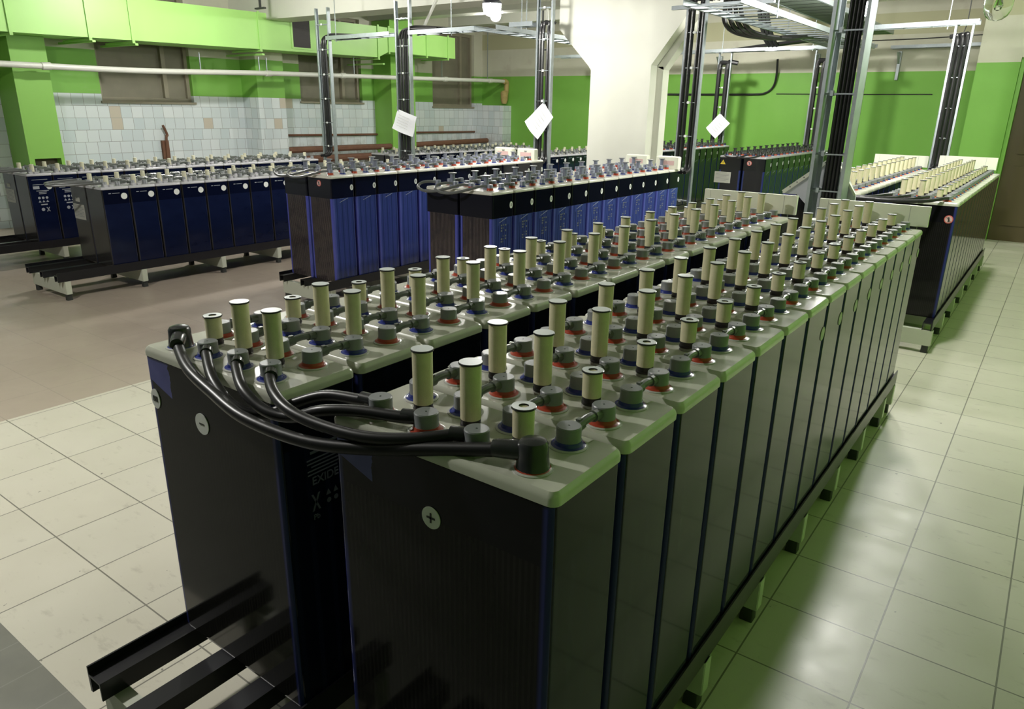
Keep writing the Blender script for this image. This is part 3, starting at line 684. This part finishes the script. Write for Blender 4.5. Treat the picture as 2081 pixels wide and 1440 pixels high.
# ---------------------------------------------------------------- cream boards at the ends of rows
def board(label, x0, x1, y, z0, z1, seam):
    t = thing('end_board', ((x0+x1)/2, y, z0), label, 'board', 'cream boards closing the row ends')
    part('panel', MB().box(x0, x1, y, y+.022, z0, z1), M_BOARD, t)
    part('seam_strip', MB().box(x1-seam-.0012, x1-seam+.0012, y-.0008, y, z0+.002, z1-.004).box(x0+seam*.5, x0+seam*.5+.002, y-.0008, y, z0+.002, z1-.004), M_WLAB2, t)
    part('support_bracket', MB().box(x0+.05, x0+.08, y+.022, y+.045, FZ, z0+.05).box(x1-.08, x1-.05, y+.022, y+.045, FZ, z0+.05), M_FOOT, t)
board('cream board standing at the far end of the nearest right row', -.446, .088, 3.30, -.030, .072, .09)
board('cream board standing at the far end of the front middle row', -1.10, -.565, 3.30, -.030, .074, .07)
board('pale board at the far end of the far right row, beside the pilaster', -.50, .025, 8.2, -.012, .110, .1)
board('pale board at the far end of the far inner row', -1.16, -.62, 8.35, -.03, .090, .1)

# ---------------------------------------------------------------- cable ladders, trays, risers
def ladder(label, x0, x1, y, z0, z1, step=.30, depth=.045, group='vertical cable ladders', clampz=()):
    t = thing('cable_ladder', ((x0+x1)/2, y, z0), label, 'cable ladder', group)
    for x, s in ((x0, 1), (x1, -1)):
        part('side_rail', MB().box(x-.002*s if s > 0 else x-.0, x+.002 if s > 0 else x+.002, y-depth/2, y+depth/2, z0, z1).box(min(x, x+s*.018), max(x, x+s*.018), y-depth/2, y-depth/2+.003, z0, z1).box(min(x, x+s*.018), max(x, x+s*.018), y+depth/2-.003, y+depth/2, z0, z1), M_STEEL, t)
    z = z0+.12
    while z < z1-.03:
        part('rung', MB().box(x0+.002, x1-.002, y+depth/2-.016, y+depth/2-.006, z-.006, z+.006), M_STEEL, t)
        part('cable_clamp', MB().box(x0+.03, x1-.03, y-depth/2-.004, y-depth/2, z-.003, z+.003).box((x0+x1)/2-.012, (x0+x1)/2+.012, y-depth/2-.006, y-depth/2-.004, z-.011, z+.011, 1), [M_STEEL, M_WLAB], t)
        z += step
    return t
def riser(label, x, y, zb, zt, path_tail, r, group):
    return cable(label, [(x, y-.12, zb-.02), (x, y-.03, zb), (x, y, zb+.10), (x, y, zb+.5), (x, y, (zb+zt)/2), (x, y, zt-.12), (x+.004, y, zt-.05)] + path_tail, r, group, n=9, name='power_cable', sm=4)
YL = 5.85
ladder('steel cable ladder rising left of the hung papers, nearest the window wall', -7.585, -7.34, YL, FZ, 1.68)
ladder('steel cable ladder with the lower-left paper, behind the near navy bank', -6.15, -5.91, YL, FZ, 1.68)
ladder('steel cable ladder with the tilted paper, left of the concrete column', -4.10, -3.905, YL, FZ, 2.3, group='vertical cable ladders')
ladder('steel cable ladder just right of the concrete column', -2.45, -2.262, YL, FZ, 2.3)
ladder('far cable ladder with a small paper, against the green wall', -4.28, -4.06, 11.3, FZ, 1.42)
ladder('far cable ladder partly hidden behind the big near ladder', -2.77, -2.58, 11.3, FZ, 1.45)
ladder('slim cable ladder behind the far right rows, beside the pilaster', -.60, -.43, 8.28, FZ, 1.40)
g1 = 'black power cables strapped to the ladders'
def risers(label, xs, y, zb, zt, dx, r, zoff=.02):
    for k, x in enumerate(xs):
        riser(label, x, y-.012, zb, zt, [(x+dx*.02, y, zt+.01+.012*k), (x+dx*.07, y+.0, zt+.04+.008*k), (x+dx*.17, y+.012*k, zt+.045+.008*k), (x+dx*.6, y+.035*k, zt+.035)], r, g1)
risers('black cable strapped to the ladder nearest the window wall', (-7.50, -7.455, -7.42), YL, -.12, 1.30, 1, .016)
risers('black cable strapped to the ladder behind the near navy bank', (-6.09, -6.045, -6.0, -5.965), YL, -.12, 1.32, 1, .016)
risers('black cable strapped to the ladder left of the column', (-4.055, -4.02), YL, -.02, 1.30, .15, .0165)
risers('black cable on the right of the ladder left of the column', (-3.96, -3.93), YL, -.02, 1.30, .05, .0145)
risers('black cable strapped to the ladder right of the column', (-2.425, -2.385), YL, -.02, 1.42, .25, .0185)
risers('black cable on the right side of the ladder right of the column', (-2.32, -2.285), YL, -.02, 1.42, .2, .017)
risers('black cable strapped to the far papered ladder', (-4.25, -4.12), 11.3, .0, 1.22, .25, .036)
risers('black cable strapped to the far hidden ladder', (-2.72, -2.62), 11.3, .0, 1.22, .25, .036)
risers('thick black cable bent into the slim ladder by the pilaster', (-.562, -.517, -.472), 8.28, -.02, 1.24, -.12, .0225)
# the big near ladder with deep channels
t = thing('cable_ladder', (-.585, 4.0, FZ), 'tall deep-channel cable ladder standing behind the two front rows', 'cable ladder', 'vertical cable ladders')
for x, s, w in ((-.683, 1, .030), (-.478, -1, .030)):
    part('side_rail', MB().box(min(x, x+s*.004), max(x, x+s*.004), 3.92, 4.08, FZ, CZ).box(min(x, x+s*.02), max(x, x+s*.02), 3.916, 3.921, FZ, CZ).box(min(x, x+s*w), max(x, x+s*w), 4.075, 4.08, FZ, CZ), M_STEEL, t)
for z in (-.35, .05, .27, .62, .97, 1.32, 1.67, 2.02):
    part('rung', MB().box(-.679, -.482, 4.05, 4.072, z-.008, z+.008), M_STEEL, t)
    part('cable_clamp', MB().box(-.640, -.622, 3.955, 3.985, z-.012, z+.018).box(-.508, -.490, 3.955, 3.985, z-.012, z+.018).box(-.679, -.482, 3.962, 3.966, z-.004, z+.004), M_STEEL, t)
for k, x in enumerate((-.597, -.575, -.553, -.531)):
    cable('glossy black power cable strapped up the tall near ladder, %s' % ('leftmost', 'second from left', 'third from left', 'rightmost')[k], [(x, 3.98, -.95), (x, 3.98, 0), (x, 3.982, 1.0), (x, 3.985, 2.3)], .0122, 'four power cables on the tall near ladder', n=12, name='power_cable', sm=3)
# painted riser box behind that ladder
t = thing('cable_gusset', (-.66, 4.15, FZ), 'pale pointed sheet-metal cable cover behind the tall near ladder', 'cable cover')
part('sheet', MB().prism([(-.885, .018), (-.60, .255), (-.545, .21), (-.44, .02), (-.44, -.30), (-.57, -.30), (-.66, -.13), (-.80, .0), (-.885, .0)], 'y', 4.135, 4.15), M_GUSS, t)
part('folded_edge', MB().prism([(-.893, .02), (-.60, .262), (-.60, .235), (-.875, .004)], 'y', 4.11, 4.135).prism([(-.60, .262), (-.437, .03), (-.447, .02), (-.60, .240)], 'y', 4.11, 4.135), M_BOARD, t)
mb = MB()
for k in range(6): q = .15+k*.14; mb.disc((-.885+.285*q, 4.1095, .012+.235*q), .004, '-y', .001, 8)
part('rivet_holes', mb, M_FOOT, t)
part('support_post', MB().box(-.67, -.65, 4.15, 4.17, FZ, -.1), M_BEAM, t)
single('white_box', MB().loft([(.062, .04, .006, FZ), (.062, .04, .006, -.085), (.05, .03, .006, -.08)], 3, cx=-.505, cy=3.62), M_WLAB, 'small white box lengthened to the floor behind the far end of the front middle row', 'cabinet')  # small white box of unknown kind, lengthened down to the floor

def tray(label, a, b, w, h=.045, step=.25, rungs=True, solid=False, group='horizontal cable trays', name='cable_tray', hang=()):
    """a, b: ends of the centre line, bottom height"""
    A = Vector(a); B = Vector(b); d = (B-A).normalized(); s = Vector((d.y, -d.x, 0))
    t = thing(name, a, label, 'cable tray', group)
    for sg in (-1, 1):
        o = s*(w/2*sg); up = Vector((0, 0, h/2))
        mb = MB().bar(A+o+up, B+o+up, .003, h)
        for zz in (.0015, h-.0015): mb.bar(A+o-s*(.009*sg)+Vector((0, 0, zz)), B+o-s*(.009*sg)+Vector((0, 0, zz)), .018, .003)
        part('side_rail', mb, M_STEEL, t)
    if solid: part('tray_bottom', MB().bar(A+Vector((0, 0, .004)), B+Vector((0, 0, .004)), w-.01, .002), M_STEELD, t)
    if rungs:
        n = int((B-A).length/step)
        for i in range(n):
            p = A + d*((i+.5)*step); part('rung', MB().bar(p-s*(w/2-.003)+Vector((0, 0, .008)), p+s*(w/2-.003)+Vector((0, 0, .008)), .022, .010), M_STEEL, t)
    for q, off in hang:
        p = A + d*q + s*off; part('hanger_rod', MB().bar(p+Vector((0, 0, -.03)), (p.x, p.y, CZ), .008, .008), M_STEEL, t)
    return t
tray('steel tray between the two ladders nearest the window wall', (-7.33, YL, 1.292), (-6.19, YL, 1.302), .16, hang=[(.2, .08)])
tray('steel tray reaching right from the papered left ladder under the lit globe', (-5.88, YL, 1.298), (-4.87, YL, 1.302), .16, hang=[(.6, .0)])
tray('short steel tray joining the ladder left of the column', (-4.42, YL, 1.315), (-4.12, YL, 1.315), .14, hang=[(.15, .05)])
tray('steel tray running back from the left papered ladder', (-4.72, 5.75, 1.30), (-4.72, 8.4, 1.30), .30, hang=[(.6, .12), (2., -.12)])
tray('long tray of bright rungs running away right of the column', (-1.72, 4.62, 1.245), (-1.72, 9.1, 1.245), .44, step=.20, hang=[(.75, .24), (2.6, -.24), (3.5, .24)])
tray('upper long tray above the tray of bright rungs', (-1.62, 4.4, 1.44), (-1.62, 9.6, 1.44), .40, step=.22, solid=True, hang=[(1.6, -.22), (3., .22)])
tray('far tray crossing over the black-plugged banks', (-7.4, 11.3, 1.40), (-1.95, 11.3, 1.43), .22, step=.4, hang=[(3.2, .1), (4.6, .1)])
tray('steel tray bracketed on the far wall beside the pilaster', (-1.90, 12.16, 1.46), (-.57, 12.16, 1.47), .16, step=.3)
tray('steel tray reaching to the slim ladder by the pilaster', (-1.45, 8.28, 1.37), (-.39, 8.28, 1.385), .14, step=.25, hang=[(.78, 0)])
single('strut_bar', MB().bar((-2.25, 5.1, 1.30), (-1.42, 5.1, 1.306), .03, .03), M_STEEL, 'bright steel strut crossing under the long trays', 'strut')
for x in (-4.62, -2.98, -1.78): single('wall_bracket', MB().box(x-.02, x+.02, 12.22, 12.3, 1.02, 1.43).prism([(12.05, 1.41), (12.22, 1.41), (12.22, 1.25)], 'x', x-.015, x+.015), M_STEEL, {-4.62: 'steel bracket on the green wall, leftmost of three', -2.98: 'steel bracket on the green wall, middle of three', -1.78: 'steel bracket on the green wall, rightmost of three'}[x], 'bracket', 'brackets on the far wall')
# drooping black cables near the long trays
for k in range(4):
    o = .045*k
    cable('thick black cable drooping from the upper tray to the far tray', [(-2.12+o, 5.9, 1.52), (-2.16+o, 6.0, 1.42), (-2.17+o, 6.05+o, 1.28), (-2.10+o, 6.2+o, 1.20), (-1.95+o, 6.7+o, 1.19), (-1.85+o*.5, 7.6, 1.27), (-1.72+o, 8.9, 1.28)], .021, 'drooping black cables right of the column', n=9, name='power_cable', sm=4)
for k in range(4):
    o = .05*k
    cable('black cable bundled in the far crossing tray', [(-4.1, 11.22+o, 1.44), (-3.5, 11.22+o, 1.50), (-2.9, 11.22+o, 1.55), (-2.5, 11.22+o, 1.56), (-2.1, 11.24+o, 1.50)], .024, 'black cables in the far tray', n=8, name='power_cable', sm=4)
for k in range(3):
    cable('black cable hanging between upper and lower far trays', [(-3.45+.06*k, 11.2, 1.48), (-3.52+.06*k, 11.1, 1.62), (-3.60+.06*k, 11.0, 1.95), (-3.6+.06*k, 11.0, 2.3)], .029, 'black cables hanging behind the trays', n=8, name='power_cable', sm=4)
cable('thin black cable curving down the green wall', [(-3.62, 12.2, 1.36), (-3.62, 12.24, 1.10), (-3.66, 12.27, .93), (-3.78, 12.28, .83), (-4.0, 12.28, .805), (-4.9, 12.28, .80), (-5.6, 12.28, .80)], .018, None, n=8, name='wall_cable')
cable('dark wire line running along the green wall to the right', [(-3.60, 12.29, .815), (-2.4, 12.29, .812), (-1.25, 12.29, .816)], .007, None, n=6, name='wall_cable')
cable('thin conduit on the cream wall above the far bracketed tray', [(-2.3, 12.28, 1.60), (-1.5, 12.28, 1.605), (-.70, 12.28, 1.63)], .007, None, n=6, name='wall_cable')
cable('black wire dangling beside the tray end by the pilaster', [(-.55, 8.7, 2.34), (-.56, 8.72, 1.9), (-.55, 8.7, 1.5), (-.565, 8.7, 1.36), (-.585, 8.7, 1.30)], .005, None, n=6, name='hanging_wire')

# papers hung on the ladders
def paper(label, pts, y, fold):
    mb = MB(); n = 6
    P = [Vector((p[0], y, p[1])) for p in pts]
    vs = []
    for i in range(n+1):
        for j in range(n+1):
            u, v = i/n, j/n; q = P[0]*(1-u)*(1-v)+P[1]*u*(1-v)+P[2]*u*v+P[3]*(1-u)*v
            q.y -= fold*math.sin(u*PI)*(.4+v) + .004*math.sin(v*7); vs.append(q)
    fs = [(i*(n+1)+j, (i+1)*(n+1)+j, (i+1)*(n+1)+j+1, i*(n+1)+j+1) for i in range(n) for j in range(n)]
    k = len(vs); vs2 = [v+Vector((0, .001, 0)) for v in vs]
    mb.add(vs, fs); mb.add(vs2, [f[::-1] for f in fs])
    t = thing('paper_sheet', tuple(P[0]), label, 'paper', 'papers hung on the cable ladders')
    part('sheet', mb, M_PAPER, t)
    L_ = MB(); a = P[0].lerp(P[3], .10); b = P[1].lerp(P[2], .10)
    for q in range(5):
        a = P[0].lerp(P[3], .2+.13*q).lerp(P[1].lerp(P[2], .2+.13*q), .22); b = P[0].lerp(P[3], .2+.13*q).lerp(P[1].lerp(P[2], .2+.13*q), .78)
        a.y -= .036; b.y -= .036; L_.bar(a, b, .0015, .003)
    part('written_lines', L_, M_WLAB2, t)
    part('clip', MB().bar(P[0]+Vector((.01, -.012, -.02)), P[0]+Vector((.0, -.012, .03)), .012, .012), M_STEEL, t)
paper('white paper hung askew on the ladder behind the near navy bank', [(-6.10, .475), (-5.79, .39), (-5.86, .155), (-6.21, .25)], 5.79, .02)
paper('white paper hung cornerwise on the ladder left of the column', [(-3.955, .575), (-3.83, .425), (-4.02, .195), (-4.195, .375)], 5.79, .02)
paper('small white paper hung cornerwise on the far ladder by the green wall', [(-4.13, .49), (-3.945, .335), (-4.165, .09), (-4.345, .255)], 11.2, .02)

# ---------------------------------------------------------------- duct, pipes, lamps
t = thing('air_duct', (-9.4, 5.5, 1.22), 'bright green air duct running along the window wall', 'air duct')
def ductseg(y0, y1, z0a, z1a, z0b, z1b, x0=-9.1, x1=-9.75):
    return MB().add([(x0, y0, z0a), (x0, y1, z0b), (x0, y1, z1b), (x0, y0, z1a), (x1, y0, z0a), (x1, y1, z0b), (x1, y1, z1b), (x1, y0, z1a)],
                    [(0,1,2,3), (7,6,5,4), (0,4,5,1), (3,2,6,7), (0,3,7,4), (1,5,6,2)])
part('duct_section', ductseg(-2., 8.38, 1.15, 1.66, 1.285, 1.765), M_DUCT, t)
part('duct_transition', ductseg(8.38, 8.62, 1.285, 1.765, 1.385, 1.765), M_DUCT, t)
part('duct_section', ductseg(8.62, 10.36, 1.385, 1.765, 1.375, 1.735), M_DUCT, t)
for y, za, zb in ((2.83, 1.20, 1.71), (3.68, 1.21, 1.72), (4.2, 1.215, 1.73), (6.06, 1.24, 1.755), (8.38, 1.265, 1.79), (8.63, 1.37, 1.79), (9.57, 1.36, 1.775), (10.15, 1.355, 1.765)):
    part('flange', MB().box(-9.085, -9.10, y-.018, y+.018, za, zb).box(-9.78, -9.085, y-.018, y+.018, za-.018, za+.003), M_DUCT, t)
v = part('vent_frame', MB().box(-9.09, -9.10, 6.61, 6.99, 1.30, 1.325).box(-9.09, -9.10, 6.61, 6.99, 1.715, 1.735).box(-9.09, -9.10, 6.61, 6.64, 1.325, 1.715).box(-9.09, -9.10, 6.96, 6.99, 1.325, 1.715), M_DUCT, t)
mb = MB().box(-9.094, -9.10, 6.64, 6.96, 1.325, 1.715)
for k in range(12): mb.box(-9.091, -9.094, 6.64, 6.96, 1.345+k*.031, 1.352+k*.031)
part('vent_grille', mb, M_GRILLE, v, 'dark grille')
for y in (3.72, 4.24, 6.10, 8.5): part('support_arm', MB().box(-10, -9.1, y-.02, y+.02, 1.175, 1.20), M_DUCT, t)
t = thing('drain_pipe', (-9.3, 2.7, .87), 'long white plastic pipe sagging along the window wall below the duct', 'pipe')
part('pipe_run', MB().tube([(-9.3, 1.0, .885), (-9.3, 2.7, .885), (-9.3, 4.3, .886), (-9.3, 6.0, .935), (-9.3, 7.2, .96), (-9.3, 9.0, .990), (-9.3, 10.2, 1.012), (-9.3, 11.6, 1.04), (-9.3, 12.2, 1.045)], .035, 16), M_PVC, t)
for y, z in ((3.22, .884), (6.3, .940), (7.35, .963), (7.75, .97), (10.3, 1.014), (11.7, 1.04)):
    part('pipe_joint', MB().tube([(-9.3, y-.05, z-.002), (-9.3, y+.05, z+.002)], .043, 16, smooth=0), M_PVC, t)
part('elbow', MB().tube([(-9.3, 12.15, 1.045), (-9.3, 12.25, 1.03), (-9.31, 12.27, .95), (-9.32, 12.27, .82)], .052, 12), M_YELR, t, 'yellow-stained elbow')
for y, z in ((5.2, .93), (6.15, .94), (6.28, .94), (8.0, .98), (10.2, 1.012), (11.6, 1.04)): part('hanger_rod', MB().bar((-9.3, y, z), (-9.3, y, 1.16 if y < 8 else (1.34 if y < 11 else 2.05)), .012, .012), M_STEEL, t)
single('drain_funnel', MB().lathe((-9.33, 12.22, 0), [(.05, .60), (.075, .66), (.085, .82), (.05, .86)], 14), M_YELR, 'rust-stained funnel under the white pipe elbow', 'pipe fitting')
for y0, y1, z0, z1, r, lb in ((6.8, 9.1, .02, .0, .018, 'thin rusty pipe on the tiled wall, upper one left of the pilaster'), (9.72, 12.0, .02, .01, .018, 'thin rusty pipe on the tiled wall, right of the pilaster'),
                              (6.8, 9.1, -.20, -.20, .05, 'thick rusty pipe low on the tiled wall, left part'), (9.72, 12.0, -.19, -.16, .05, 'thick rusty pipe low on the tiled wall, right part'),
                              (6.8, 12.0, -.36, -.36, .06, 'lowest thick rusty pipe on the tiled wall')):
    single('rusty_pipe', MB().tube([(-9.62 if r > .03 else -9.985+r, y0, z0), (-9.62 if r > .03 else -9.985+r, (y0+y1)/2, (z0+z1)/2), (-9.62 if r > .03 else -9.985+r, y1, z1)], r, 10), M_RUST, lb, 'pipe', 'rusty pipes along the tiled wall')
single('rusty_pipe', MB().tube([(-9.95, 4.92, -.30), (-9.93, 4.93, .02), (-9.95, 4.96, .06), (-9.93, 4.90, .19)], .018, 8).box(-9.99, -9.95, 4.87, 4.97, -.35, -.02), M_RUST, 'rusty vertical pipe stub in the middle of the white tiles', 'pipe')
# slanting white conduit near the globe
for a, b, lb in (((-5.6, 6.0, 1.72), (-5.95, 6.05, 1.32), 'short slanting white conduit beside the tray'), ((-6.25, 9.2, 1.96), (-6.2, 9.25, .98), 'long thin white rod hanging over the far navy bank')):
    single('conduit', MB().tube([a, b], .018, 8, smooth=0), M_PVC, lb, 'conduit')
for x, y, z, lb in ((-8.6, 5.75, 1.72, 'dark ceiling hook plate above the green duct'), (-6.6, 9.6, 1.40, 'dark hanging anchor plate left of the third ladder')):
    single('anchor_plate', MB().box(x-.10, x+.10, y-.02, y+.02, z, z+.02).box(x-.012, x+.012, y-.012, y+.012, z+.02, CZ), M_FOOT, lb, 'anchor')
# cable-end protective covers (translucent boxes) on the blue banks
for x, y, lb in ((-2.40, 5.60, 'cream box cover on the far end of the blue bank nearest the column'), (-2.72, 5.60, 'cream box cover left of its twin beside the column'), (-4.0, 5.58, 'cream box cover on the far end of the blue bank left of the column'), (-4.3, 5.58, 'cream box cover, left one behind the blue bank left of the column')):
    t = thing('terminal_cover', (x, y, -.005), lb, 'cover', 'cream covers at the ends of the blue banks')
    part('shell', MB().loft([(.11, .035, .006, -.004), (.11, .035, .006, .10), (.10, .028, .006, .108)], 3, cx=x, cy=y), M_BOARD, t)
    part('label_strip', MB().box(x-.07, x+.07, y-.0365, y-.0352, .03, .07), M_PINK, t)

def m_globe(strength, col):
    g = NG('lamp_glow'); g.b.inputs['Base Color'].default_value = (.8, .8, .8, 1); g.b.inputs['Emission Color'].default_value = (*col, 1)
    g.b.inputs['Emission Strength'].default_value = strength; g.b.inputs['Roughness'].default_value = .3; return g.m
LN = ['ceiling globe lamp hanging just in front of the tall near ladder', 'lit white globe lamp hanging over the blue bank left of the column', 'bright lit lamp seen beside the cables of the tall near ladder', 'globe lamp over the near navy bank', 'globe lamp over the cream tiles left of the camera',
      'globe lamp above the far navy banks', 'globe lamp above the far black-plugged banks', 'globe lamp above the far right row']
for (x, y, z, st), lb in zip(LAMPS, LN):
    t = thing('globe_lamp', (x, y, z), lb, 'lamp', 'hanging globe lamps')
    gm = m_globe(st, (1.0, .98, .93))
    part('globe', MB().lathe((x, y, z), [(.018, -.098), (.045, -.090), (.070, -.068), (.083, -.035), (.086, -.005), (.084, .004)], 14), gm, t)
    part('socket', MB().lathe((x, y, z), [(.088, .004), (.088, .02), (.05, .05), (.045, .12), (.02, .14)], 16), M_SOCK, t)
    part('stem', MB().box(x-.008, x+.008, y-.008, y+.008, z+.14, CZ), M_SOCK, t)
x, y, z = .023, 5.16, 1.205
t = thing('glass_lamp', (x, y, z), 'unlit clear glass jar lamp at the top right', 'lamp')
gg = NG('clear_glass'); gg.b.inputs['Transmission Weight'].default_value = 1; gg.b.inputs['Roughness'].default_value = .02; gg.b.inputs['IOR'].default_value = 1.45; gg.b.inputs['Base Color'].default_value = (.93, .95, .9, 1)
pr = [(.004, -.105), (.035, -.098), (.062, -.078), (.078, -.045), (.084, -.01), (.085, .06)]
mb = MB().lathe((x, y, z), pr + [(.083, .06), (.082, -.009), (.076, -.043), (.060, -.075), (.034, -.095), (.004, -.102)], 28, cap0=False, cap1=False)
part('glass_jar', mb, gg.m, t)
part('lamp_collar', MB().lathe((x, y, z), [(.086, .055), (.104, .062), (.104, .085), (.06, .12), (.02, .14)], 24), M_SOCK, t)
part('bulb', MB().lathe((x, y, z), [(.003, -.045), (.018, -.038), (.028, -.015), (.022, .012), (.014, .03), (.014, .055)], 16), gg.m, t)
part('stem', MB().box(x-.008, x+.008, y-.008, y+.008, z+.14, CZ), M_SOCK, t)
single('white_switch', MB().box(-3.66, -3.655, 6.25, 6.32, .28, .40), M_WLAB, 'small white box on the left side of the concrete column', 'switch')
